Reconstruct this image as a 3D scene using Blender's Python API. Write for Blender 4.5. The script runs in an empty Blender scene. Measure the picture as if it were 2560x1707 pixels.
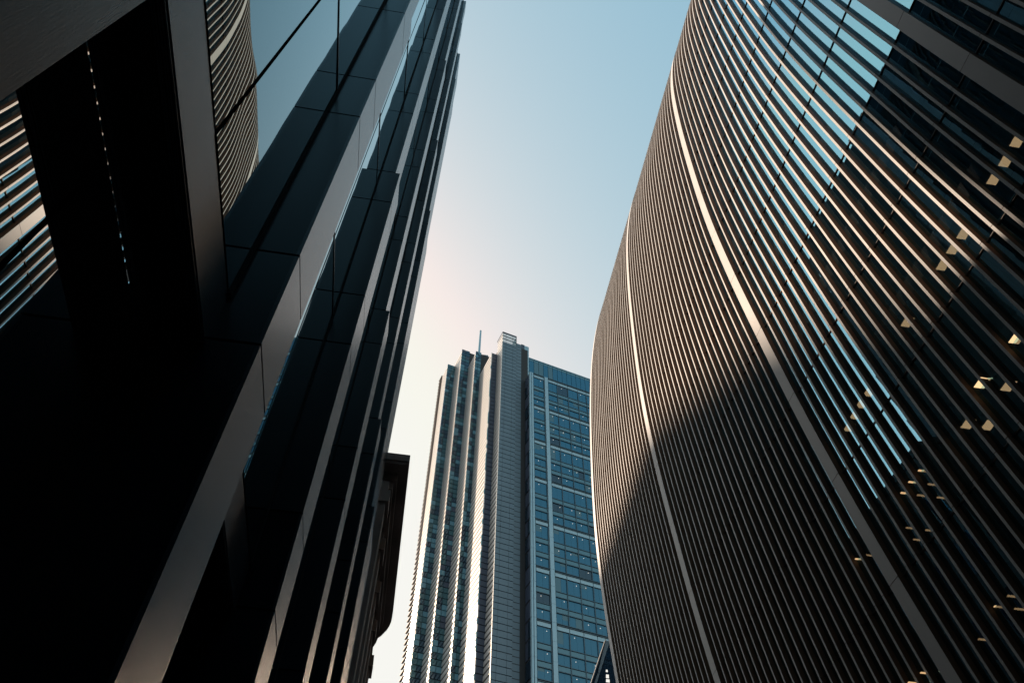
import bpy, bmesh, math, random
from mathutils import Vector, Matrix
random.seed(7)
sc = bpy.context.scene
col = sc.collection

# ------------------------------------------------------------------ camera
cam_d = bpy.data.cameras.new('camera')
cam = bpy.data.objects.new('camera', cam_d)
col.objects.link(cam)
ROT = Matrix(((0.98675447, -0.1354466, -0.08927393),
              (-0.16169582, -0.77698375, -0.60840013),
              (0.01304134, 0.61477677, -0.78859334)))
EYE = 1.6
cam.matrix_world = Matrix.Translation((0, 0, EYE)) @ ROT.to_4x4()
cam_d.sensor_width = 36.0
cam_d.lens = 1935.0 / 2560.0 * 36.0
cam_d.clip_start = 0.05
cam_d.clip_end = 6000.0
sc.camera = cam

# ------------------------------------------------------------------ sky and sun
SUN_AZ = math.radians(-41.0)      # from +Y, positive towards +X
SUN_EL = math.radians(21.5)
w = bpy.data.worlds.new('World')
sc.world = w
w.use_nodes = True
nt = w.node_tree
nt.nodes.clear()
out = nt.nodes.new('ShaderNodeOutputWorld')
bg = nt.nodes.new('ShaderNodeBackground')
sky = nt.nodes.new('ShaderNodeTexSky')
sky.sky_type = 'NISHITA'
sky.sun_disc = False
sky.sun_elevation = SUN_EL
sky.sun_rotation = SUN_AZ
sky.air_density = 1.0
sky.dust_density = 3.5
sky.ozone_density = 0.9
bg.inputs['Strength'].default_value = 0.05
tint = nt.nodes.new('ShaderNodeMixRGB')
tint.blend_type = 'MULTIPLY'
tint.inputs[0].default_value = 1.0
tint.inputs[2].default_value = (1.20, 1.17, 0.95, 1)
nt.links.new(sky.outputs[0], tint.inputs[1])
# hazy summer sky: deepen the blue overhead, soften the glow round the sun
sep = nt.nodes.new('ShaderNodeSeparateColor')
com = nt.nodes.new('ShaderNodeCombineColor')
nt.links.new(tint.outputs[0], sep.inputs[0])
UNIT = 0.329
for ch, (pw, kk, mx) in enumerate(((1.2, 1.34, 0.93), (0.64, 0.918, 0.925), (0.36, 0.814, 0.88))):
    m1 = nt.nodes.new('ShaderNodeMath'); m1.operation = 'MULTIPLY'; m1.inputs[1].default_value = UNIT
    m2 = nt.nodes.new('ShaderNodeMath'); m2.operation = 'POWER'; m2.inputs[1].default_value = pw
    m3 = nt.nodes.new('ShaderNodeMath'); m3.operation = 'MULTIPLY'; m3.inputs[1].default_value = kk
    m4 = nt.nodes.new('ShaderNodeMath'); m4.operation = 'SMOOTH_MIN'; m4.inputs[1].default_value = mx; m4.inputs[2].default_value = 0.08
    m5 = nt.nodes.new('ShaderNodeMath'); m5.operation = 'DIVIDE'; m5.inputs[1].default_value = UNIT
    nt.links.new(sep.outputs[ch], m1.inputs[0])
    for qa, qb in ((m1, m2), (m2, m3), (m3, m4), (m4, m5)):
        nt.links.new(qa.outputs[0], qb.inputs[0])
    nt.links.new(m5.outputs[0], com.inputs[ch])
nt.links.new(com.outputs[0], bg.inputs[0])
nt.links.new(bg.outputs[0], out.inputs[0])

sun_d = bpy.data.lights.new('sun', 'SUN')
sun_d.energy = 2.0
sun_d.angle = math.radians(1.5)
sun_d.color = (1.0, 0.75, 0.55)
sun = bpy.data.objects.new('sun', sun_d)
col.objects.link(sun)
sdir = Vector((math.sin(SUN_AZ) * math.cos(SUN_EL), math.cos(SUN_AZ) * math.cos(SUN_EL), math.sin(SUN_EL)))
sun.rotation_euler = sdir.to_track_quat('Z', 'Y').to_euler()
sun.location = sdir * 300

sc.view_settings.view_transform = 'Standard'
sc.view_settings.look = 'None'
sc.view_settings.gamma = 1.0
sc.view_settings.exposure = 2.72

# ------------------------------------------------------------------ materials
def principled(name, base, rough=0.5, metal=0.0, ior=1.5, noise=0.0, nscale=3.0, bump=0.0, bscale=40.0, stretch=None):
    m = bpy.data.materials.new(name)
    m.use_nodes = True
    t = m.node_tree
    b = t.nodes['Principled BSDF']
    b.inputs['Base Color'].default_value = (*base, 1)
    b.inputs['Roughness'].default_value = rough
    b.inputs['Metallic'].default_value = metal
    b.inputs['IOR'].default_value = ior
    tc = t.nodes.new('ShaderNodeTexCoord')
    mp = t.nodes.new('ShaderNodeMapping')
    t.links.new(tc.outputs['Object'], mp.inputs[0])
    if stretch:
        mp.inputs['Scale'].default_value = stretch
    if noise:
        n = t.nodes.new('ShaderNodeTexNoise')
        n.inputs['Scale'].default_value = nscale
        n.inputs['Detail'].default_value = 6
        t.links.new(mp.outputs[0], n.inputs['Vector'])
        r = t.nodes.new('ShaderNodeValToRGB')
        r.color_ramp.elements[0].position = 0.3
        r.color_ramp.elements[1].position = 0.7
        lo = tuple(c * (1 - noise) for c in base)
        hi = tuple(min(1, c * (1 + noise)) for c in base)
        r.color_ramp.elements[0].color = (*lo, 1)
        r.color_ramp.elements[1].color = (*hi, 1)
        t.links.new(n.outputs['Fac'], r.inputs[0])
        t.links.new(r.outputs[0], b.inputs['Base Color'])
    if bump:
        n2 = t.nodes.new('ShaderNodeTexNoise')
        n2.inputs['Scale'].default_value = bscale
        n2.inputs['Detail'].default_value = 3
        t.links.new(mp.outputs[0], n2.inputs['Vector'])
        bp = t.nodes.new('ShaderNodeBump')
        bp.inputs['Strength'].default_value = bump
        bp.inputs['Distance'].default_value = 0.02
        t.links.new(n2.outputs['Fac'], bp.inputs['Height'])
        t.links.new(bp.outputs[0], b.inputs['Normal'])
    return m

def glass(name, tint, ior, see=0.0, power=0.0, floor=0.02, body=(0.004, 0.006, 0.008), wav=0.0, wscale=0.6, rough=0.0):
    """coated facade glass: fresnel mirror over a dark (or partly clear) body"""
    m = bpy.data.materials.new(name)
    m.use_nodes = True
    t = m.node_tree
    t.nodes.clear()
    o = t.nodes.new('ShaderNodeOutputMaterial')
    fr = t.nodes.new('ShaderNodeFresnel')
    fr.inputs['IOR'].default_value = ior
    fac = fr.outputs[0]
    if power:
        lw = t.nodes.new('ShaderNodeLayerWeight'); lw.inputs[0].default_value = 0.5
        pw = t.nodes.new('ShaderNodeMath'); pw.operation = 'POWER'; pw.inputs[1].default_value = power
        ma_ = t.nodes.new('ShaderNodeMath'); ma_.operation = 'MULTIPLY_ADD'; ma_.inputs[1].default_value = 1 - floor; ma_.inputs[2].default_value = floor
        t.links.new(lw.outputs['Facing'], pw.inputs[0]); t.links.new(pw.outputs[0], ma_.inputs[0])
        fac = ma_.outputs[0]
    gl = t.nodes.new('ShaderNodeBsdfGlossy')
    gl.inputs['Color'].default_value = (*tint, 1)
    gl.inputs['Roughness'].default_value = rough
    df = t.nodes.new('ShaderNodeBsdfDiffuse')
    df.inputs['Color'].default_value = (*body, 1)
    mix = t.nodes.new('ShaderNodeMixShader')
    inner = df
    if see > 0:
        tr = t.nodes.new('ShaderNodeBsdfTransparent')
        tr.inputs['Color'].default_value = (0.85, 0.9, 0.92, 1)
        m2 = t.nodes.new('ShaderNodeMixShader')
        m2.inputs[0].default_value = see
        t.links.new(df.outputs[0], m2.inputs[1])
        t.links.new(tr.outputs[0], m2.inputs[2])
        inner = m2
    t.links.new(fac, mix.inputs[0])
    t.links.new(inner.outputs[0], mix.inputs[1])
    t.links.new(gl.outputs[0], mix.inputs[2])
    t.links.new(mix.outputs[0], o.inputs[0])
    if wav:
        tc = t.nodes.new('ShaderNodeTexCoord')
        n = t.nodes.new('ShaderNodeTexNoise')
        n.inputs['Scale'].default_value = wscale
        n.inputs['Detail'].default_value = 1.0
        t.links.new(tc.outputs['Object'], n.inputs['Vector'])
        bp = t.nodes.new('ShaderNodeBump')
        bp.inputs['Strength'].default_value = wav
        bp.inputs['Distance'].default_value = 0.02
        t.links.new(n.outputs['Fac'], bp.inputs['Height'])
        t.links.new(bp.outputs[0], gl.inputs['Normal'])
    return m

def lamp(name, colr, strength):
    m = bpy.data.materials.new(name)
    m.use_nodes = True
    t = m.node_tree
    t.nodes.clear()
    o = t.nodes.new('ShaderNodeOutputMaterial')
    e = t.nodes.new('ShaderNodeEmission')
    e.inputs[0].default_value = (*colr, 1)
    e.inputs[1].default_value = strength
    t.links.new(e.outputs[0], o.inputs[0])
    return m

M = {}
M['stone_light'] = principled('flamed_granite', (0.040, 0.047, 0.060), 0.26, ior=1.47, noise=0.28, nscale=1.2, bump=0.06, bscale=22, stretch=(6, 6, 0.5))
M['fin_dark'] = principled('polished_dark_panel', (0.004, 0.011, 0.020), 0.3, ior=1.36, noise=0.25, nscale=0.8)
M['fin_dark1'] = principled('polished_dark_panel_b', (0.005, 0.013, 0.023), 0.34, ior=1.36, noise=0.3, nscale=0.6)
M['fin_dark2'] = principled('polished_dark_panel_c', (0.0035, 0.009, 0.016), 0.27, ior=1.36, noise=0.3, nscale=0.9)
M['joint'] = principled('dark_joint', (0.004, 0.004, 0.005), 0.8)
M['black'] = principled('black_soffit', (0.004, 0.004, 0.004), 0.6)
M['glass_left'] = glass('office_glass', (0.80, 0.96, 1.0), 1.75, power=3.3, wav=0.16, wscale=0.8)
M['glass_left_dim'] = glass('office_glass_dimmed', (0.5, 0.6, 0.65), 1.5, power=6.0, floor=0.01)  # upper panes dimmed in colour so reflections of them stay dark
M['transom_left'] = principled('anodised_transom', (0.07, 0.075, 0.085), 0.3)
M['glass_shop'] = glass('shopfront_glass', (0.8, 0.84, 0.86), 1.9, power=1.6, floor=0.6, wav=0.06, wscale=0.8)
M['glass_can'] = glass('curved_glass', (0.36, 0.78, 1.0), 3.2, power=3.0, floor=0.60, see=0.75)
M['rib_front'] = principled('pale_aluminium', (0.395, 0.405, 0.415), 0.45, ior=1.4, noise=0.05, nscale=0.5)
for q, tone in enumerate((1.0, 0.90, 1.07, 0.95)):
    M['rib_front%d' % q] = principled('pale_aluminium_fin', (0.395 * tone, 0.405 * tone, 0.415 * tone), 0.45, ior=1.4, noise=0.08, nscale=0.35)
M['rib_side'] = principled('bronze_anodised', (0.20, 0.118, 0.076), 0.5, ior=1.3)
M['interior'] = principled('dark_interior', (0.012, 0.012, 0.013), 0.8)
M['transom'] = principled('dark_transom', (0.012, 0.013, 0.014), 0.5)
M['ceil_lamp'] = lamp('ceiling_panel_lamp', (1.0, 0.66, 0.34), 0.18)
M['strip_lamp'] = lamp('strip_lamp', (1.0, 0.62, 0.30), 0.11)
M['asphalt'] = principled('asphalt', (0.05, 0.05, 0.052), 0.9, noise=0.2, nscale=2)
M['paving'] = principled('paving', (0.07, 0.068, 0.066), 0.85, noise=0.12, nscale=2)
M['old_stone'] = principled('sooty_stone', (0.26, 0.215, 0.205), 0.85, noise=0.35, nscale=0.7, bump=0.4, bscale=6)
M['louvre'] = principled('white_louvre', (0.66, 0.65, 0.635), 0.32, metal=0.5, noise=0.03)
M['slot'] = principled('shadow_gap', (0.02, 0.022, 0.025), 0.7)
M['grey_panel'] = principled('grey_blue_panel', (0.11, 0.175, 0.225), 0.45, noise=0.08, nscale=0.2)  # lightened to put the tower's haze into the colour
M['navy_panel'] = principled('navy_panel', (0.035, 0.05, 0.085), 0.4)
M['blue_metal'] = principled('pale_blue_metal', (0.30, 0.47, 0.56), 0.4, metal=0.2)
M['t_glass'] = glass('tower_glass', (0.45, 0.80, 1.0), 1.9, body=(0.016, 0.10, 0.18))  # body colour raised to stand in for haze
M['t_glass_dark'] = glass('tower_glass_dark', (0.6, 0.8, 0.95), 1.8, body=(0.010, 0.020, 0.035))
M['t_glass_teal'] = glass('tower_glass_teal', (0.6, 0.85, 0.95), 1.8, body=(0.03, 0.075, 0.09))  # body lightened in place of haze
M['t_spandrel'] = glass('tower_spandrel', (0.65, 0.85, 0.95), 1.7, body=(0.085, 0.20, 0.26), rough=0.05)  # paler body, haze put into the colour
M['t_blind'] = glass('tower_blind', (0.65, 0.85, 0.95), 1.7, body=(0.07, 0.15, 0.19))
M['t_clear'] = glass('tower_clear', (0.8, 0.9, 0.95), 1.5, see=0.5, body=(0.20, 0.36, 0.38))
M['t_dot'] = lamp('downlight', (1.0, 0.97, 0.9), 0.15)
M['frame_teal'] = principled('teal_frame', (0.045, 0.095, 0.13), 0.45)  # frames lightened instead of adding haze to the tower
M['pale_metal'] = principled('pale_edge_metal', (0.14, 0.15, 0.155), 0.5)
M['roof'] = principled('roof_felt', (0.06, 0.06, 0.065), 0.9)
M['blocker_wall'] = principled('light_blocker', (0.05, 0.052, 0.058), 0.9, noise=0.2, nscale=1)  # dark finish for the added blocks, so they bounce little light

# ------------------------------------------------------------------ mesh helpers
class MB:
    def __init__(s):
        s.v = []; s.f = []; s.mi = []
    def face(s, pts, mi=0):
        i = len(s.v)
        s.v += [tuple(p) for p in pts]
        s.f.append(tuple(range(i, i + len(pts))))
        s.mi.append(mi)
    def hexa(s, p, mi=0):
        """p: 8 corners, bottom 0-3 ccw, top 4-7"""
        i = len(s.v)
        s.v += [tuple(q) for q in p]
        for a in ((3, 2, 1, 0), (4, 5, 6, 7), (0, 1, 5, 4), (1, 2, 6, 5), (2, 3, 7, 6), (3, 0, 4, 7)):
            s.f.append(tuple(i + k for k in a)); s.mi.append(mi)
    def box(s, x0, x1, y0, y1, z0, z1, mi=0):
        s.hexa([(x0, y0, z0), (x1, y0, z0), (x1, y1, z0), (x0, y1, z0),
                (x0, y0, z1), (x1, y0, z1), (x1, y1, z1), (x0, y1, z1)], mi)
    def build(s, name, mats, parent=None, smooth=False):
        if not s.v: return None
        me = bpy.data.meshes.new(name)
        me.from_pydata(s.v, [], s.f)
        if not isinstance(mats, (list, tuple)):
            mats = [mats]
        for m in mats:
            me.materials.append(m)
        me.polygons.foreach_set('material_index', s.mi)
        if smooth:
            me.polygons.foreach_set('use_smooth', [True] * len(s.f))
        me.update()
        o = bpy.data.objects.new(name, me)
        col.objects.link(o)
        if parent:
            o.parent = parent
        return o

def empty(name, label, cat, loc=(0, 0, 0), group=None):
    o = bpy.data.objects.new(name, None)
    col.objects.link(o)
    o.empty_display_size = 0.5
    o.location = (0, 0, 0)
    o['label'] = label
    o['category'] = cat
    if group:
        o['group'] = group
    return o

def struct(o):
    o['kind'] = 'structure'
    return o

# ------------------------------------------------------------------ ground
g = MB(); g.face([(-3000, -3000, 0), (3000, -3000, 0), (3000, 3000, 0), (-3000, 3000, 0)])
struct(g.build('ground', M['paving']))
g = MB(); g.face([(3.2, -120, 0.004), (11.5, -120, 0.004), (11.5, 120, 0.004), (3.2, 120, 0.004)])
struct(g.build('road', M['asphalt']))
for nm, xa, xb in (('kerb', 3.0, 3.2), ('kerb', 11.5, 11.7)):
    g = MB(); g.box(xa, xb, -120, 120, 0.0, 0.12)
    struct(g.build(nm, M['stone_light']))

# ------------------------------------------------------------------ left office
U = 13.6
def E(z): return z + EYE
left = empty('glass_office_building', 'dark glass office building with slim grey stone fins rising steeply on the left', 'building')
GX = -0.1187 * U                     # upper glass plane
GXF = -0.1195 * U                   # fascia plane
GX2 = -0.1515 * U                    # recessed shopfront glass plane
H = [-EYE / U, 1.0, 2.202, 3.406, 3.75]
FX = [-0.0922, -0.0982, -0.1022, -0.1060]
TOP = 3.75
joints = [0.309 + 0.301 * k for k in range(-1, 13)] + [0.395 + 0.301 * k for k in range(-1, 13)]
joints = sorted([j for j in joints if H[0] < j < TOP])
def levels():
    zs = sorted(set([H[0]] + joints + H[1:]))
    r = [zs[0]]
    for z in zs[1:]:
        if z - r[-1] > 0.02:
            r.append(z)
    return r
LV = levels()
def front_at(z):
    for i in range(4):
        if z < H[i + 1] - 0.01:
            return FX[i] * U
    return FX[3] * U
fin_y = []
for k in range(-5, 6):
    y0 = (0.262 + 0.2395 * (k - 1)) * U
    y1 = y0 + (0.049 if k < 5 else 0.157) * U
    fin_y.append((y0, y1))
GAP = 0.014
for (y0, y1) in fin_y:
    core = MB(); fc = MB(); scl = [MB(), MB()]
    for i in range(4):
        xf = FX[i] * U
        core.box(GX2 - 0.3, xf - 0.034, y0 + 0.034, y1 - 0.034, E(H[i] * U) + (0.001 if i else 0), E(H[i + 1] * U) - 0.02)
    for a, b in zip(LV[:-1], LV[1:]):
        xf = front_at((a + b) / 2)
        za, zb = E(a * U) + GAP, E(b * U) - GAP
        if y1 - y0 > 1.5:
            ym = (y0 + y1) / 2
            fc.box(xf - 0.03, xf, y0, ym - 0.006, za, zb)
            fc.box(xf - 0.03, xf, ym + 0.006, y1, za, zb)
        else:
            fc.box(xf - 0.03, xf, y0, y1, za, zb)
        for q, (ya, yb) in enumerate(((y0, y0 + 0.03), (y1 - 0.03, y1))):
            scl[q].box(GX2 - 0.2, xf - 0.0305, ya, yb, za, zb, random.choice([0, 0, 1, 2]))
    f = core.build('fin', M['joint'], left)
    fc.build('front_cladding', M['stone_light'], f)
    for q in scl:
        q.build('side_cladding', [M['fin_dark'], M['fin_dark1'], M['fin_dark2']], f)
# glazing bays between the fins
zj = [0.3445] + [0.651 + 0.301 * k for k in range(0, 11)]
zj = [z for z in zj if z < TOP - 0.05] + [TOP]
for (a, b) in zip(fin_y[:-1], fin_y[1:]):
    y0, y1 = a[1], b[0]
    ym = (y0 + y1) / 2
    pane = MB(); up = MB(); fr = MB()
    fr.box(GX - 0.08, GX - 0.03, y0, y1, E(zj[0] * U), E(TOP * U))
    for ya, yb in ((y0, y0 + 0.045), (y1 - 0.045, y1)):
        fr.box(GX - 0.02, GX + 0.012, ya, yb, E(zj[0] * U), E(TOP * U))
    trs = []
    for zq in zj[1:-1]:
        tr_ = MB(); trs.append(tr_)
        tr_.box(GX - 0.02, GX + 0.010, y0 + 0.046, y1 - 0.046, E(zq * U) - 0.013, E(zq * U) + 0.013)
    for za, zb in zip(zj[:-1], zj[1:]):
        for ya, yb in ((y0, ym - 0.02), (ym + 0.02, y1)):
            t = random.uniform(-0.0016, 0.0016) * (yb - ya); t2 = random.uniform(-0.0008, 0.0008) * (zb - za) * U
            (pane if za < 1.8 else up).face([(GX - t - t2, ya, E(za * U) + 0.012), (GX + t - t2, yb, E(za * U) + 0.012), (GX + t + t2, yb, E(zb * U) - 0.012), (GX - t + t2, ya, E(zb * U) - 0.012)])
    wdw = pane.build('window', M['glass_left'], left)
    up.build('window', M['glass_left_dim'], left)
    for tr_ in trs:
        tr_.build('transom', M['transom_left'], wdw)
    fr.build('mullion', M['joint'], wdw)
    # fascia with grooved underside, soffit and shopfront below
    fa = MB()
    zt, zb = E(0.3440 * U), E(0.3057 * U)
    fa.box(GXF - 0.25, GXF + 0.004, y0, y1, zb, zt)
    fas = fa.build('fascia', M['stone_light'], left)
    gr = MB()
    n = 5
    for i in range(n):
        xa = GXF - 0.004 - i * 0.0165
        gr.box(xa - 0.010, xa, y0, y1, zb - 0.022 - 0.004 * (i % 2), zb - 0.001)
    gr.build('drip_moulding', M['stone_light'], fas)
    so = MB()
    XS = -0.1385 * U
    ZS = E(0.2805 * U)
    so.box(XS - 0.001, GXF - 0.09, y0, y1, zb - 0.03, zb + 0.2)
    so.hexa([(GX2 - 0.06, y0, ZS), (XS - 0.022, y0, ZS), (XS - 0.022, y1, ZS), (GX2 - 0.06, y1, ZS),
             (GX2 - 0.06, y0, zb + 0.2), (XS - 0.002, y0, zb + 0.2), (XS - 0.002, y1, zb + 0.2), (GX2 - 0.06, y1, zb + 0.2)])
    sof = so.build('soffit', M['black'], left)
    ch = MB()
    ch.face([(XS - 0.020, y0, ZS + 0.002), (XS - 0.020, y1, ZS + 0.002), (XS - 0.020 + 0.082 * math.tan(math.radians(7.5)), y1, ZS + 0.084), (XS - 0.020 + 0.082 * math.tan(math.radians(7.5)), y0, ZS + 0.084)])
    ch.build('mirror_strip', M['glass_shop'], sof)  # invented mirror strip, tilted to show the ribs as a dotted reflection
    sh = MB()
    sh.face([(GX2, y0, 0.4), (GX2, ym - 0.02, 0.4), (GX2, ym - 0.02, ZS - 0.002), (GX2, y0, ZS - 0.002)])
    sh.face([(GX2, ym + 0.02, 0.4), (GX2, y1, 0.4), (GX2, y1, ZS - 0.002), (GX2, ym + 0.02, ZS - 0.002)])
    sf = sh.build('shopfront', M['glass_shop'], left)
    pl = MB(); pl.box(GX2 - 0.04, GX2 + 0.03, y0, y1, 0, 0.4); pl.box(GX2 - 0.1, GX2 - 0.04, y0, y1, 0.4, ZS - 0.002)
    pl.build('plinth', M['black'], sf)
bk = MB()
bk.box(-24, GX2 - 0.32, -60, 18.6, 0, E(TOP * U) - 0.05)
bk.build('main_block', M['joint'], left)
bk = MB()
bk.box(-24, -2.25, 18.62, 27.8, 0, 53.0)  # unseen mass added to cast shadow and dark reflection across the street
bk.build('unseen_rear_block', M['joint'], left)
left.rotation_euler = (0, 0, -0.005)

# ------------------------------------------------------------------ curved office on the right
V = 19.6
PZ = [-.1, 0, .3, .61, .77, .99, 1.2, 1.4, 1.6, 1.8, 1.97, 2.15, 2.33, 2.54, 2.79, 2.99, 3.19, 3.43, 3.6, 3.8, 4.0, 4.2, 4.35, 4.45, 4.5]
PX = [.955, .93, .872, .8175, .7925, .764, .742, .7275, .7135, .705, .7025, .706, .7125, .7225, .7395, .7575, .7845, .830, .875, .945, 1.04, 1.17, 1.31, 1.47, 1.62]
def catmull(z):
    n = len(PZ)
    for i in range(n - 1):
        if z <= PZ[i + 1] or i == n - 2:
            break
    def sl(k):
        if k == 0: return (PX[1] - PX[0]) / (PZ[1] - PZ[0])
        if k == n - 1: return (PX[-1] - PX[-2]) / (PZ[-1] - PZ[-2])
        h0 = PZ[k] - PZ[k - 1]; h1 = PZ[k + 1] - PZ[k]
        return ((PX[k] - PX[k - 1]) / h0 * h1 + (PX[k + 1] - PX[k]) / h1 * h0) / (h0 + h1)
    h = PZ[i + 1] - PZ[i]; t = (z - PZ[i]) / h
    m0, m1 = sl(i) * h, sl(i + 1) * h
    return (2*t**3 - 3*t*t + 1) * PX[i] + (t**3 - 2*t*t + t) * m0 + (-2*t**3 + 3*t*t) * PX[i + 1] + (t**3 - t*t) * m1
def smooth_prof(z):
    s = 0.0; wsum = 0.0
    for k in range(-4, 5):
        zz = min(max(z + k * 0.045, PZ[0]), PZ[-1]); ww = math.exp(-(k / 2.5) ** 2)
        s += catmull(zz) * ww; wsum += ww
    return s / wsum
SJ = 19.54                            # a cladding joint above the eye
PITCH = 4.35
zjs = [SJ + PITCH * k for k in range(-4, 16)]
zlist = [-EYE]
for za, zb in zip([-EYE] + zjs, zjs + [4.49 * V]):
    if za >= 4.45 * V: break
    zb = min(zb, 4.49 * V)
    seg = 4 if za < 3.5 * V else 7
    for i in range(1, seg + 1):
        zlist.append(za + (zb - za) * i / seg)
prof = []
for z in zlist:
    d = 0.004
    zz = z / V
    x = smooth_prof(zz) * V
    s = (smooth_prof(min(zz + d, 4.5)) - smooth_prof(max(zz - d, -0.1))) / (min(zz + d, 4.5) - max(zz - d, -0.1))
    nl = math.hypot(1, s)
    prof.append((x, E(z), -1 / nl, s / nl))
is_joint = [any(abs(p[1] - E(j)) < 1e-4 for j in zjs) for p in prof]
curved = empty('curved_office_building', 'bulging curved office building wrapped in closely spaced pale bronze ribs on the right', 'building')

def rib(name, y0, y1, depth, prot=0.0, front=0.0):
    mb = MB()
    n = len(prof)
    segs = []
    start = 0
    for i in range(1, n):
        if is_joint[i] or i == n - 1:
            segs.append((start, i)); start = i
    cap = 0.007
    for a, b in segs:
        ring = []
        for i in range(a, b + 1):
            x, z, nx, nz = prof[i]
            if i == a and a > 0:
                q = prof[i + 1]; L = math.hypot(q[0] - x, q[1] - z); k = 0.010 / L
                x += (q[0] - x) * k; z += (q[1] - z) * k
            if i == b and b < n - 1:
                q = prof[i - 1]; L = math.hypot(q[0] - x, q[1] - z); k = 0.010 / L
                x += (q[0] - x) * k; z += (q[1] - z) * k
            o = (x + nx * prot, z + nz * prot)
            c = (x + nx * (prot - cap), z + nz * (prot - cap))
            ii = (x - nx * depth, z - nz * depth)
            ring.append((o, c, ii))
        base = len(mb.v)
        for o, c, ii in ring:
            for q in (o, c, ii):
                mb.v.append((q[0], y0, q[1])); mb.v.append((q[0], y1, q[1]))
        for k in range(len(ring) - 1):
            p = base + k * 6; r = p + 6
            # front
            mb.f.append((p, r, r + 1, p + 1)); mb.mi.append(0)
            # cap returns
            mb.f.append((p, p + 2, r + 2, r)); mb.mi.append(0)
            mb.f.append((p + 1, r + 1, r + 3, p + 3)); mb.mi.append(0)
            # sides
            mb.f.append((p + 2, p + 4, r + 4, r + 2)); mb.mi.append(1)
            mb.f.append((p + 3, r + 3, r + 5, p + 5)); mb.mi.append(1)
        for k, flip in ((0, False), (len(ring) - 1, True)):
            p = base + k * 6
            mb.f.append((p, p + 1, p + 3, p + 2)); mb.mi.append(1)
            mb.f.append((p + 2, p + 3, p + 5, p + 4)); mb.mi.append(1)
    return mb

DEPTH = 0.21
def place_ribs():
    thick = [2.41 - 0.705 * k for k in range(0, 6)]
    TW = 0.57
    RT_ = 0.096
    RG = (0.705 * V - TW - 22 * RT_) / 23.0
    proto_thick = None
    proto = None
    count = 0
    for k, Y in enumerate(thick[:5]):
        yc = Y * V
        if proto_thick is None:
            o = rib('broad_rib', -TW / 2, TW / 2, DEPTH + 0.02, 0.015).build('broad_rib', [M['rib_front'], M['rib_side']], curved)
            proto_thick = o
        else:
            o = proto_thick.copy(); col.objects.link(o); o.parent = curved
        o.location = (0, yc - TW / 2, 0)
    for k, Y in enumerate(thick[:5]):
        for j in range(1, 23):
            if count >= 97: return thick
            yc = Y * V - TW - RG - RT_ / 2 - (j - 1) * (RG + RT_)
            if proto is None:
                proto = []
            if len(proto) < 4:
                o = rib('rib', -0.048, 0.048, DEPTH).build('rib', [M['rib_front%d' % len(proto)], M['rib_side']], curved)
                proto.append(o)
            else:
                o = random.choice(proto).copy(); col.objects.link(o); o.parent = curved
            o.location = (0, yc, 0)
            count += 1
    return thick
thick = place_ribs()
YE = 2.41 * V
YS = -0.75 * V - 6
def off(p, d): return (p[0] - p[2] * d, p[1] - p[3] * d)
# glass skin in storey-high bands
segs = []; start = 0
for i in range(1, len(prof)):
    if is_joint[i] or i == len(prof) - 1:
        segs.append((start, i)); start = i
ybays = [YE - 0.3] + [Y * V - 0.28 for Y in thick[1:5]] + [YS]
for yb, ya in zip(ybays[:-1], ybays[1:]):
    mb = MB()
    for i in range(len(prof) - 1):
        a = off(prof[i], DEPTH - 0.01); b = off(prof[i + 1], DEPTH - 0.01)
        mb.face([(a[0], yb, a[1]), (a[0], ya, a[1]), (b[0], ya, b[1]), (b[0], yb, b[1])])
    gl = mb.build('glazing', M['glass_can'], curved)
    tr = MB()
    for i in range(len(prof)):
        if is_joint[i]:
            x, z, nx, nz = prof[i]
            tx, tz = -nz, nx
            hw = 0.016
            pts = []
            for s in (-hw, hw):
                for d in (DEPTH - 0.012, DEPTH - 0.05):
                    pts.append((x - nx * d + tx * s, z - nz * d + tz * s))
            p0, p1, p2, p3 = pts
            tr.hexa([(p0[0], ya + .01, p0[1]), (p0[0], yb - .01, p0[1]), (p1[0], yb - .01, p1[1]), (p1[0], ya + .01, p1[1]),
                     (p2[0], ya + .01, p2[1]), (p2[0], yb - .01, p2[1]), (p3[0], yb - .01, p3[1]), (p3[0], ya + .01, p3[1])])
    tr.build('transom', M['transom'], gl)
# interior: slabs and core
sl = MB()
CX = max(p[0] for p in prof) + 3.0
for k in range(-2, 17):
    z = E(12.6 + PITCH * k)
    if z > E(4.2 * V) or z < 0.5: continue
    zz = (z + 0.3 - EYE) / V
    x = max(smooth_prof(zz), smooth_prof((z - EYE) / V)) * V
    sl.box(x + DEPTH + 0.12, CX + 4, YS, YE - 0.4, z, z + 0.7)
sl.build('floor_slab', M['interior'], curved)
co = MB()
for i in range(len(prof) - 1):
    a = off(prof[i], 7.5); b = off(prof[i + 1], 7.5)
    if prof[i][1] > E(3.6 * V): break
    co.face([(a[0], YS, a[1]), (a[0], YE - .4, a[1]), (b[0], YE - .4, b[1]), (b[0], YS, b[1])])
co.build('core_wall', M['interior'], curved)
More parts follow.
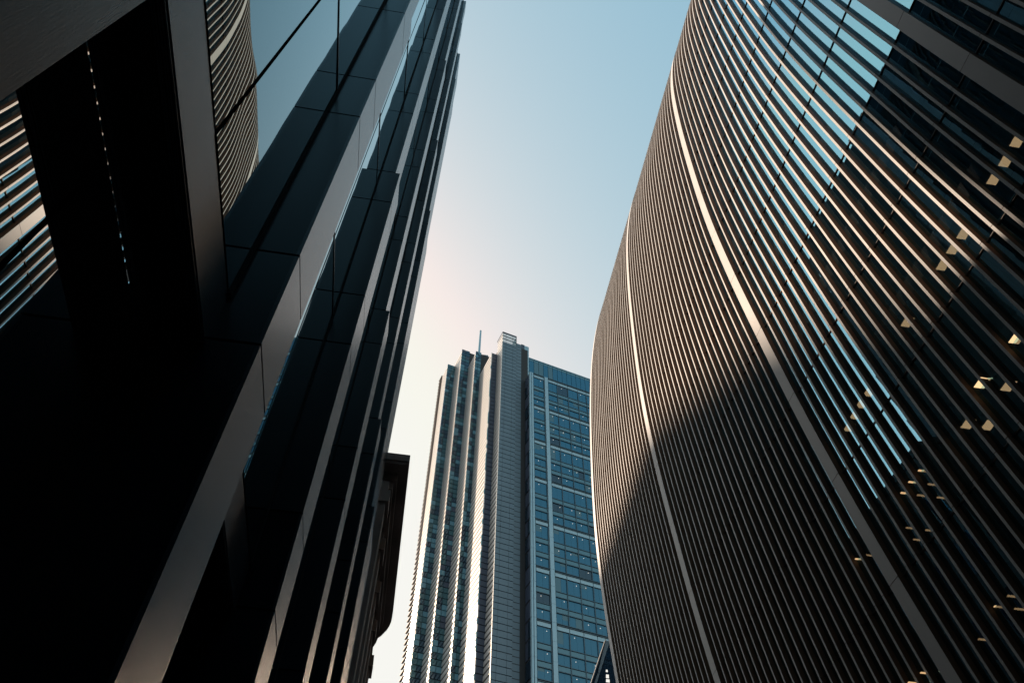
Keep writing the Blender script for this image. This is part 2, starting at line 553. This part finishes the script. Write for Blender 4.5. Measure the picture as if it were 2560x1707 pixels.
# ends and back of the building
XM = prof[-1][0] + 2.0
for nm, yy, s in (('end_wall', YE - 0.02, 1), ('end_wall', YS, -1)):
    mb = MB()
    pl = [off(p, DEPTH + 0.02) for p in prof]
    ptsL = pl + [(2 * XM - p[0], p[1]) for p in reversed(pl)]
    for i in range(len(pl) - 1):
        a, b = pl[i], pl[i + 1]
        mb.face([(a[0], yy, a[1]), (2 * XM - a[0], yy, a[1]), (2 * XM - b[0], yy, b[1]), (b[0], yy, b[1])])
    mb.build(nm, M['t_glass_dark'], curved)
mb = MB()
pl = [off(p, DEPTH + 0.02) for p in prof]
for i in range(len(pl) - 1):
    a, b = pl[i], pl[i + 1]
    mb.face([(2 * XM - a[0], YS, a[1]), (2 * XM - a[0], YE, a[1]), (2 * XM - b[0], YE, b[1]), (2 * XM - b[0], YS, b[1])])
a = pl[-1]
mb.face([(a[0], YS, a[1]), (a[0], YE, a[1]), (2 * XM - a[0], YE, a[1]), (2 * XM - a[0], YS, a[1])])
mb.build('rear_cladding', M['rib_side'], curved)
# lit ceiling panels just inside the glass
CL = [(15.57, 7.33, 21.3), (15.56, 6.71, 21.3), (15.54, 7.92, 21.3), (15.57, 10.36, 21.3), (15.61, 9.80, 21.3), (15.55, 10.98, 21.3), (15.5, 13.3, 21.3),
      (15.63, 16.5, 21.3), (15.61, 17.09, 21.3), (15.63, 17.66, 21.3), (15.67, 18.3, 21.3), (15.52, 10.57, 16.95), (15.44, 12.24, 16.95),
      (16.24, 12.21, 16.95), (15.89, 13.8, 16.95), (16.51, 13.75, 16.95)]
for (x, y, z) in CL:
    mb = MB(); mb.box(x - 0.15, x + 0.15, y - 0.19, y + 0.19, E(z) - 0.02, E(z) - 0.002)
    mb.build('ceiling_light', M['ceil_lamp'], curved)
CS = [(15.61, 15.95, 16.95), (15.56, 16.5, 16.95), (16.21, 16.49, 16.95), (16.13, 17.04, 16.95), (16.81, 17.03, 16.95), (15.56, 17.03, 16.95),
      (16.55, 18.64, 16.95), (17.25, 18.64, 16.95), (17.09, 19.18, 16.95), (15.78, 20.28, 16.95), (16.41, 16.07, 12.6), (16.32, 16.59, 12.6),
      (16.93, 16.59, 12.6), (16.75, 18.18, 12.6), (16.0, 20.2, 12.6), (16.2, 20.8, 12.6), (15.9, 20.8, 12.6), (15.9, 20.0, 16.95), (15.6, 20.55, 16.95)]
for (x, y, z) in CS:
    mb = MB(); mb.box(x - 0.22, x + 0.22, y - 0.035, y + 0.035, E(z) - 0.02, E(z) - 0.002)
    mb.build('strip_light', M['strip_lamp'], curved)

# ------------------------------------------------------------------ tower
D = 134.0
UV = Vector((0.968, 0.2501)).normalized(); VV = Vector((-UV.y, UV.x))
P0 = Vector((0.126, 1.0)) * D
def W(s, t):
    p = P0 + UV * (s * D) + VV * (t * D)
    return p.x, p.y
tower = empty('office_tower', 'tall blue glass office tower with stepped white louvred flank and thin roof mast', 'building')
def pbox(mb, s0, s1, t0, t1, z0, z1, mi=0):
    a, b, c, d = W(s0, t0), W(s1, t0), W(s1, t1), W(s0, t1)
    mb.hexa([(*a, z0), (*b, z0), (*c, z0), (*d, z0), (*a, z1), (*b, z1), (*c, z1), (*d, z1)], mi)
def TZ(z): return E(z * D)
LP = 0.01086                          # louvre pitch in D (1.45 m)
wings = [(0.0, 0.0, 0.0307, 1.3242), (-0.0121, 0.0307, 0.0993, 1.2829), (-0.0236, 0.0993, 0.1484, 1.3607), (-0.0412, 0.1484, 0.1961, 1.4147), (-0.058, 0.1961, 0.2498, 1.4075)]
ZB = 0.0 - EYE / D
bodies = MB()
e = 0.0022
for i, (s, t0, t1, zt) in enumerate(wings):
    s_in = s + e; 
    zt2 = zt - (0.030 if i == 0 else 0.002)
    t_end = t1 + 0.0 if i < 4 else t1 - 0.012
    pbox(bodies, s_in, 0.06 if i == 0 else 0.10, t0 + e, t_end + (0.02 if i == 0 else 0.03 if i < 4 else 0), 0, TZ(zt2))
body = bodies.build('tower_core', M['slot'], tower)
for i, (s, t0, t1, zt) in enumerate(wings):
    lv = MB()
    z = 0.45
    tend = t1 if i < 4 else t1 - 0.013
    while z < zt - 0.002:
        z1 = min(z + LP * 0.67, zt)
        pbox(lv, s + e * 0.72, s + e * 0.97, t0 + 0.0006, tend, TZ(z), TZ(z1))
        z += LP
    pbox(lv, s + e * 0.72, s + e * 0.97, t0 + 0.0006, tend, 0, TZ(0.448))
    wall = lv.build('louvred_wall', M['louvre'], tower)
    if i == 4:
        bl = MB(); z = 0.45
        while z < zt - 0.002:
            pbox(bl, s - 0.0004, s + 0.0030, tend, t1 + 0.006, TZ(z + LP * 0.78), TZ(z + LP) - 0.01)
            z += LP
        bl.build('louvre_blade', M['slot'], wall)
# narrow glazed fronts between the louvred flanks
for i in range(1, 5):
    s, t0, t1, zt = wings[i]
    s1 = wings[i - 1][0]
    mats = [M['t_glass_teal'], M['t_glass_dark'], M['t_spandrel'], M['navy_panel'], M['t_clear'], M['louvre']]
    gz = MB(); z = 0.45
    sA, sB = s + 0.0006, s1 + e
    wd = sB - sA
    while z < zt - 0.003:
        z1 = min(z + LP * 0.87, zt)
        if i == 1:
            pbox(gz, sA, sA + wd * 0.13, t0 + 0.0002, t0 + e * 0.9, TZ(z), TZ(z1), 5 if random.random() < 0.5 else 2)
            pbox(gz, sA + wd * 0.14, sB, t0 + 0.0002, t0 + e * 0.9, TZ(z), TZ(z1), 3)
        else:
            top = z > zt - 0.05
            for q in range(2):
                a = sA + wd * (q * 0.52); b = sA + wd * (0.48 + q * 0.52)
                mi = random.choice([0, 1, 1, 0, 3, 2] if i == 3 else [0, 0, 1, 2, 2, 1] if i == 2 else [0, 0, 2, 1])
                pbox(gz, a, b, t0 + 0.0002, t0 + e * 0.9, TZ(z), TZ(z1), mi)
        z += LP
    fr = gz.build('front_glazing', mats, tower)
# grey prow front
pr = MB(); z = 0.45
cols = [(0.0006, 0.0085), (0.0089, 0.0242), (0.0246, 0.0327)]
while z < 1.3242 - 0.03:
    z1 = min(z + LP * 0.89, 1.3242 - 0.031)
    for a, b in cols:
        pbox(pr, a, b, 0.0, e * 0.9, TZ(z), TZ(z1))
    z += LP
pr.build('prow_panel', M['grey_panel'], tower)
# glazed lantern at the top of the prow
ln = MB(); lf = MB()
z = 1.3242 - 0.030
for r in range(3):
    for a, b in cols:
        q0, q1 = W(a, 0.0004), W(b, 0.0004)
        ln.face([(*q0, TZ(z)), (*q1, TZ(z)), (*q1, TZ(z + 0.0085)), (*q0, TZ(z + 0.0085))])
    pbox(lf, 0.0, 0.0329, -0.0002, 0.001, TZ(z + 0.0087), TZ(z + 0.0099))
    z += 0.010
pbox(lf, 0.0085, 0.0089, -0.0001, 0.001, TZ(1.2942), TZ(1.3242)); pbox(lf, 0.0242, 0.0246, -0.0001, 0.001, TZ(1.2942), TZ(1.3242))
pbox(lf, 0.0322, 0.0329, -0.0003, 0.0307, TZ(1.2942), TZ(1.3242))
pbox(lf, 0.0, 0.0329, -0.0005, 0.0012, TZ(1.3243), TZ(1.3262)); pbox(lf, 0.0, 0.0006, 0.0013, 0.0307, TZ(1.3243), TZ(1.3262))
lant = ln.build('lantern_glass', M['t_clear'], tower)
lf.build('lantern_frame', M['navy_panel'], lant)
# recessed side strips
st = MB(); z = 0.45
while z < 1.3094 - 0.002:
    z1 = min(z + LP * 0.89, 1.3094)
    pbox(st, 0.0331, 0.0449, 0.0020, 0.0045, TZ(z - 0.001), TZ(z1 - 0.001))
    z += LP
st.build('grey_strip', M['grey_panel'], tower)
nv = MB(); nv2 = MB(); z = 0.45
while z < 1.3080:
    z1 = min(z + LP * 3 - 0.0012, 1.3090)
    pbox(nv, 0.0453, 0.0528, 0.0030, 0.0050, TZ(z), TZ(z1))
    pbox(nv2, 0.0453, 0.0528, 0.0029, 0.0050, TZ(z1) + 0.005, TZ(z1 + 0.0010))
    z += LP * 3
nvo = nv.build('navy_strip', M['navy_panel'], tower)
nv2.build('ledge', M['grey_panel'], nvo)
sb = MB(); pbox(sb, 0.033, 0.0625, 0.0052, 0.06, 0, TZ(1.3075))
sb.build('stair_core', M['slot'], tower)
bp_ = MB(); z = 0.9
while z < 1.3070:
    pbox(bp_, 0.0530, 0.0632, 0.0030, 0.0050, TZ(z), TZ(min(z + LP * 0.95, 1.3085)))
    z += LP
bp_.build('stair_panel', M['blue_metal'], tower)
# office block with the window grid, standing forward of the prow
TP = -0.0218
SL = 0.0530
def s_at(a):
    B = P0 / D + VV * TP
    return (a * B.y - B.x) / (UV.x - a * UV.y)
PV = 0.0918                           # one three-storey village
ZW = 1.2193 * 0.979                   # top of the window grid
RT = 1.2726
ob = MB()
pbox(ob, SL + 0.001, 0.30, TP + 0.004, 0.11, 0, TZ(ZW))
pbox(ob, 0.0635, 0.30, 0.006, 0.11, TZ(ZW) + 0.01, TZ(RT) - 0.3)
ob.build('office_block', M['slot'], tower)
sw = MB()
z = 0.40
while z < ZW - 0.001:
    z1 = min(z + PV / 3 - 0.0035, ZW)
    for q in range(2):
        pbox(sw, SL, SL + 0.0009, TP + 0.003 + q * 0.0095, TP + 0.012 + q * 0.0095, TZ(z), TZ(z1), random.choice([0, 1]))
    z += PV / 3
sw.build('side_window_wall', [M['t_glass_dark'], M['navy_panel']], tower)
sc0, sc1, sw1, sc3 = s_at(.1841), s_at(.1913), s_at(.2131), s_at(.2214)
ms = [s_at(a) for a in (.2402, .2613, .2814, .2984)]
for nm, a, b in (('corner_column', sc0, sc0 + (sc1 - sc0) * 0.36), ('corner_column', sc0 + (sc1 - sc0) * 0.5, sc1 - 0.0004), ('column', sw1 + 0.0014, sc3 - 0.0006)):
    cm = MB()
    z = 0.0
    zz = [0.0] + [TZ(ZW - 0.0306 * k) for k in range(26, -1, -1)]
    for za, zb in zip(zz[:-1], zz[1:]):
        pbox(cm, a, b, TP - 0.0016, TP + 0.003, za + 0.02, zb - 0.02)
    cm.build(nm, M['blue_metal'], tower)
pitch = (ms[-1] - ms[0]) / 3.0
bays = [(sc1 + 0.0004, sw1)] + [(sc3 + 0.0002, ms[0])] + list(zip(ms[:-1], ms[1:])) 
rest = (ms[-1], 0.30)
def floors(v): return ZW - PV * v
dots = []
WN = 0
for v in range(0, 9):
    zt = floors(v)
    band = MB(); trim = MB()
    for a, b in bays + [rest]:
        pbox(band, a + 0.0005, b - 0.0005, TP - 0.0008, TP + 0.003, TZ(zt - 0.0105), TZ(zt - 0.0040))
        pbox(trim, a, b, TP - 0.0020, TP + 0.003, TZ(zt - 0.0036), TZ(zt - 0.0026))
        pbox(trim, a, b, TP - 0.0020, TP + 0.003, TZ(zt - 0.0012), TZ(zt - 0.0002))
    bo = band.build('spandrel_band', M['blue_metal'], tower)
    trim.build('band_trim', M['frame_teal'], bo)
    h = (PV - 0.0105) / 3.0
    for fl in range(3):
        z1 = zt - 0.0108 - h * fl
        z0 = z1 - h + 0.0005
        for bi, (a, b) in enumerate(bays + [rest]):
            wn = MB(); fr = MB()
            nsub = max(1, int(round((b - a) / pitch)))
            for q in range(nsub):
                aa = a + (b - a) * q / nsub; bb = a + (b - a) * (q + 1) / nsub
                sp = z1 - 0.0088 if fl > 0 else z1 - 0.0004
                if fl > 0:
                    pbox(wn, aa + 0.0006, bb - 0.0006, TP, TP + 0.003, TZ(sp + 0.0008), TZ(z1 - 0.0006), 1)
                m3 = [aa + 0.0006, aa + (bb - aa) * 0.5, bb - 0.0006]
                dark = random.random() < 0.05
                for x0, x1 in zip(m3[:-1], m3[1:]):
                    r = random.random()
                    zb_ = TZ(z0 + 0.0006); zt_ = TZ(sp - 0.0006)
                    if r < 0.14:
                        zm = zt_ - (zt_ - zb_) * random.choice([0.3, 0.5, 0.75, 0.97])
                        pbox(wn, x0 + 0.0001, x1 - 0.0001, TP + 0.0006, TP + 0.003, zm, zt_, 2)
                        pbox(wn, x0 + 0.0001, x1 - 0.0001, TP + 0.0006, TP + 0.003, zb_, zm - 0.01, 0)
                    else:
                        pbox(wn, x0 + 0.0001, x1 - 0.0001, TP + 0.0006, TP + 0.003, zb_, zt_, 3 if dark else 0)
                pbox(fr, bb - 0.0006, bb + 0.0006, TP - 0.0010, TP + 0.003, TZ(z0), TZ(z1))
                pbox(fr, aa + 0.0006, bb - 0.0006, TP - 0.0008, TP + 0.003, TZ(z0 - 0.0004), TZ(z0 + 0.0005))
                if fl > 0:
                    pbox(fr, aa + 0.0006, bb - 0.0006, TP - 0.0008, TP + 0.003, TZ(sp - 0.0005), TZ(sp + 0.0007))
                if bi < 5 and random.random() < 0.55 and v < 7:
                    xx = aa + (bb - aa) * random.choice([0.35, 0.42, 0.7]); zz = sp - 0.0045 - random.uniform(0, 0.002)
                    dots.append((xx, zz))
            wo = wn.build('window', [M['t_glass'], M['t_spandrel'], M['t_blind'], M['t_glass_dark']], tower) if bi < 5 and v < 7 else wn.build('glazing', [M['t_glass'], M['t_spandrel'], M['t_blind'], M['t_glass_dark']], tower)
            fr.build('frame', M['frame_teal'], wo)
dm = MB()
for xx, zz in dots:
    r = 0.0005
    pbox(dm, xx - r, xx + r, TP + 0.0001, TP + 0.0005, TZ(zz - r), TZ(zz + r))
do = dm.build('ceiling_lights', M['t_dot'], tower)
do['kind'] = 'stuff'
# set-back top storey
tp = MB(); tf = MB()
s = 0.0636
k = 0
while s < 0.29:
    b = s + pitch * 0.5
    mi = 2 if k in (1, 2, 4) else 0
    pbox(tp, s + 0.0004, b - 0.0004, 0.0030, 0.0056, TZ(ZW + 0.02), TZ(RT - 0.009), mi)
    pbox(tp, s + 0.0004, b - 0.0004, 0.0028, 0.0056, TZ(RT - 0.0085), TZ(RT - 0.002), 1)
    s = b; k += 1
tpo = tp.build('top_storey', [M['t_glass'], M['t_spandrel'], M['t_blind']], tower)
pbox(tf, 0.0634, 0.30, 0.0018, 0.01, TZ(RT - 0.0018), TZ(RT))
tf.build('roof_edge', M['blue_metal'], tpo)
# mast
ma = MB()
mc = Vector((0.0785 * 1.13, 1.13)) * D
def tube(mb, c, r0, r1, z0, z1, n=10):
    base = len(mb.v)
    for r, z in ((r0, z0), (r1, z1)):
        for q in range(n):
            a = 2 * math.pi * q / n
            mb.v.append((c.x + r * math.cos(a), c.y + r * math.sin(a), z))
    for q in range(n):
        mb.f.append((base + q, base + (q + 1) % n, base + n + (q + 1) % n, base + n + q)); mb.mi.append(0)
    mb.f.append(tuple(base + n + q for q in range(n))); mb.mi.append(0)
zt = 1.3184 * 1.13 * D + EYE
tube(ma, mc, 0.62, 0.62, TZ(1.35), zt - 14)
tube(ma, mc, 0.42, 0.30, zt - 14, zt)
ma.build('mast', M['blue_metal'], tower)
pm = MB(); c2 = mc + UV * 2.2
pm.box(c2.x - 0.8, c2.x + 0.8, c2.y - 0.8, c2.y + 0.8, TZ(1.35), TZ(1.3607) + 5.0)
pm.build('roof_plant', M['grey_panel'], tower)

# ------------------------------------------------------------------ old stone building with cornice
old = empty('stone_building', 'old dark stone building with heavy overhanging cornice just beyond the left office', 'building')
ZC = E(17.8)
YA, YB = 19.0, 29.9
wl = MB()
XW = -1.06
wl.box(-20, XW - 0.30, 18.8, YB, 0, ZC - 0.3)
wl.build('wall', M['old_stone'], old)
for k in range(5):
    y = 19.2 + k * 2.45
    pi_ = MB()
    pi_.box(XW - 0.31, XW, y, y + 0.85, 0, ZC - 1.05)
    pi_.box(XW - 0.31, XW + 0.10, y - 0.06, y + 0.91, ZC - 1.9, ZC - 1.45)
    pi_.build('pilaster', M['old_stone'], old)
for k in range(4):
    y = 19.2 + k * 2.45 + 0.85
    for z0, z1 in ((3, 7.2), (8.6, 12), (13, 16.2)):
        wi = MB(); wi.box(XW - 0.34, XW - 0.27, y + 0.3, y + 1.3, z0, z1)
        wo = wi.build('window', M['t_glass_dark'], old)
        si = MB(); si.box(XW - 0.31, XW - 0.12, y + 0.15, y + 1.45, z0 - 0.25, z0 - 0.02)
        si.build('sill', M['old_stone'], wo)
cn = MB()
# stepped cornice with a rounded far corner
def corn(x_out, z0, z1, ya):
    R = 1.45
    pts = [(-3, ya), (x_out, ya), (x_out + 0.05, YB - 0.4 - R)]
    for q in range(1, 7):
        a = q / 6 * math.pi / 2.6
        pts.append((x_out + 0.05 - 0.75 * (1 - math.cos(a)) * 1.2, YB - 0.4 - R + 1.75 * math.sin(a)))
    pts.append((-3, pts[-1][1]))
    n = len(pts); b = len(cn.v)
    for z in (z0, z1):
        for p in pts: cn.v.append((p[0], p[1], z))
    cn.f.append(tuple(b + i for i in reversed(range(n)))); cn.mi.append(0)
    cn.f.append(tuple(b + n + i for i in range(n))); cn.mi.append(0)
    for i in range(n):
        j = (i + 1) % n
        cn.f.append((b + i, b + j, b + n + j, b + n + i)); cn.mi.append(0)
corn(-0.52, ZC - 0.28, ZC, YA)
corn(-0.60, ZC - 0.40, ZC - 0.283, YA + 0.05)
corn(-0.84, ZC - 0.72, ZC - 0.403, YA + 0.5)
corn(-0.94, ZC - 1.05, ZC - 0.723, YA + 0.55)
cn.build('cornice', M['old_stone'], old)
bl = MB(); bl.box(-20, XW - 0.9, 18.8, YB - 0.6, ZC + 0.01, ZC + 0.35)
bl.build('roof', M['roof'], old)

# ------------------------------------------------------------------ small raked building by the foot of the curved office
rk = empty('raked_building', 'small dark building with slanting pale edge between tower and curved office foot', 'building')
YR = 70.0
def rp(a, z): return (a * YR, z)
def slab(mb, pts, y0, y1, mi=0):
    n = len(pts); b = len(mb.v)
    for y in (y0, y1):
        for p in pts: mb.v.append((p[0], y, p[1]))
    mb.f.append(tuple(b + i for i in range(n))); mb.mi.append(mi)
    mb.f.append(tuple(b + n + i for i in reversed(range(n)))); mb.mi.append(mi)
    for i in range(n):
        j = (i + 1) % n
        mb.f.append((b + i, b + n + i, b + n + j, b + j)); mb.mi.append(mi)
ZR0, ZR1 = 8.0, 0.622 * YR + EYE
zrf = lambda z: (z - EYE) / YR
def ax(z): return 0.2664 + (zrf(z) - 0.5549) * (0.2917 - 0.2664) / (0.6208 - 0.5549)
mb = MB()
zl, zt = 2.0, ZR1
slab(mb, [((ax(zl)) * YR, zl), ((ax(zl) + 0.0030) * YR, zl), ((ax(zt) + 0.0010) * YR, zt), ((ax(zt)) * YR, zt)], YR - 0.3, YR + 0.3)
mb.build('raking_edge', M['pale_metal'], rk)
mb = MB()
N = 12
for q in range(N):
    za = zl + (zt - zl) * q / N + 0.04; zb = zl + (zt - zl) * (q + 1) / N - 0.04
    slab(mb, [((ax(za) + 0.0052) * YR, za), ((ax(za) + 0.0165 - 0.009 * za / zt) * YR, za), ((ax(zb) + 0.0165 - 0.009 * zb / zt) * YR, zb), ((ax(zb) + 0.0052 - 0.004 * (q == N - 1)) * YR, zb)], YR - 0.1, YR + 0.18)
mb.build('clad_panel', M['grey_panel'], rk)
mb = MB()
slab(mb, [((ax(zl) + 0.0045) * YR, zl), ((ax(zl) + 0.12) * YR, zl), ((ax(zt) + 0.12) * YR, zt), ((ax(zt) + 0.001) * YR, zt)], YR + 0.2, YR + 0.4)
mb.build('glass_wall', M['t_glass_dark'], rk)
mb = MB()
for (a0, a1, z0, z1) in ((0.2905, 0.2935, 0.5755, 0.579), (0.2900, 0.2945, 0.5665, 0.572), (0.2895, 0.295, 0.5605, 0.565)):
    mb.face([(a0 * YR, YR + 0.19, z0 * YR + EYE), (a1 * YR, YR + 0.19, z0 * YR + EYE), ((a1) * YR, YR + 0.19, z1 * YR + EYE), ((a0 + 0.0006) * YR, YR + 0.19, z1 * YR + EYE)])
mb.build('lit_window', M['t_dot'], rk)

# ------------------------------------------------------------------ unseen blocks added to shape shade and reflections
nb = empty('unseen_row_block', 'unseen plain block added beyond the old stone building to shape shade and reflections', 'building')
mb = MB(); mb.box(-26, -3.0, 30.2, 60.0, 0, 31.5); mb.box(-26, -2.9, 30.1, 60.1, 31.504, 32.0)  # unseen block added; its parapet sets where reflected sky ends
mb.build('wall', M['blocker_wall'], nb)
for k in range(7):
    for j in range(9):
        mb = MB()
        mb.box(-3.02, -2.97, 31.2 + j * 3.1, 33.0 + j * 3.1, 3 + k * 4.0, 5.3 + k * 4.0)
        mb.build('window', M['t_glass_dark'], nb)
nb = empty('unseen_slab_block', 'unseen long slab added behind the left office to block sky glow', 'building')
mb = MB(); mb.box(-60, -26.2, -60, 48.0, 0, 85.0)  # unseen slab added to hide the sky around the sun
mb.build('wall', M['blocker_wall'], nb)
nb = empty('unseen_shadow_block', 'unseen distant block added far behind the left row to cast the shadow edge', 'building')
mb = MB()
foot = [(-63.0, 121.0), (-63.0, 165.0), (-100.0, 165.0), (-100.0, 135.2), (-89.7, 129.7), (-76.0, 122.5)]  # added block, footprint shaped to cast the shadow edge on the ribs
n = len(foot)
for z in (0.0, 83.4):
    for p in foot: mb.v.append((p[0], p[1], z))
for i in range(n):
    j = (i + 1) % n
    mb.f.append((i, j, n + j, n + i)); mb.mi.append(0)
mb.f.append(tuple(range(n, 2 * n))); mb.mi.append(0)
mb.build('wall', M['blocker_wall'], nb)
nb = empty('unseen_end_block', 'unseen plain block added behind the viewer to darken the street', 'building')
mb = MB(); mb.box(-24, 46, -75, -32, 0, 58.0)  # unseen block added to cut sky light low in the street
mb.build('wall', M['blocker_wall'], nb)
nb = empty('unseen_back_block', 'unseen plain block added behind the curved office to keep bright sky out of reflections', 'building')
mb = MB(); mb.box(27.5, 95, 52, 68, 0, 50.0)  # unseen block added to darken what the lower stone fins reflect
mb.build('wall', M['blocker_wall'], nb)
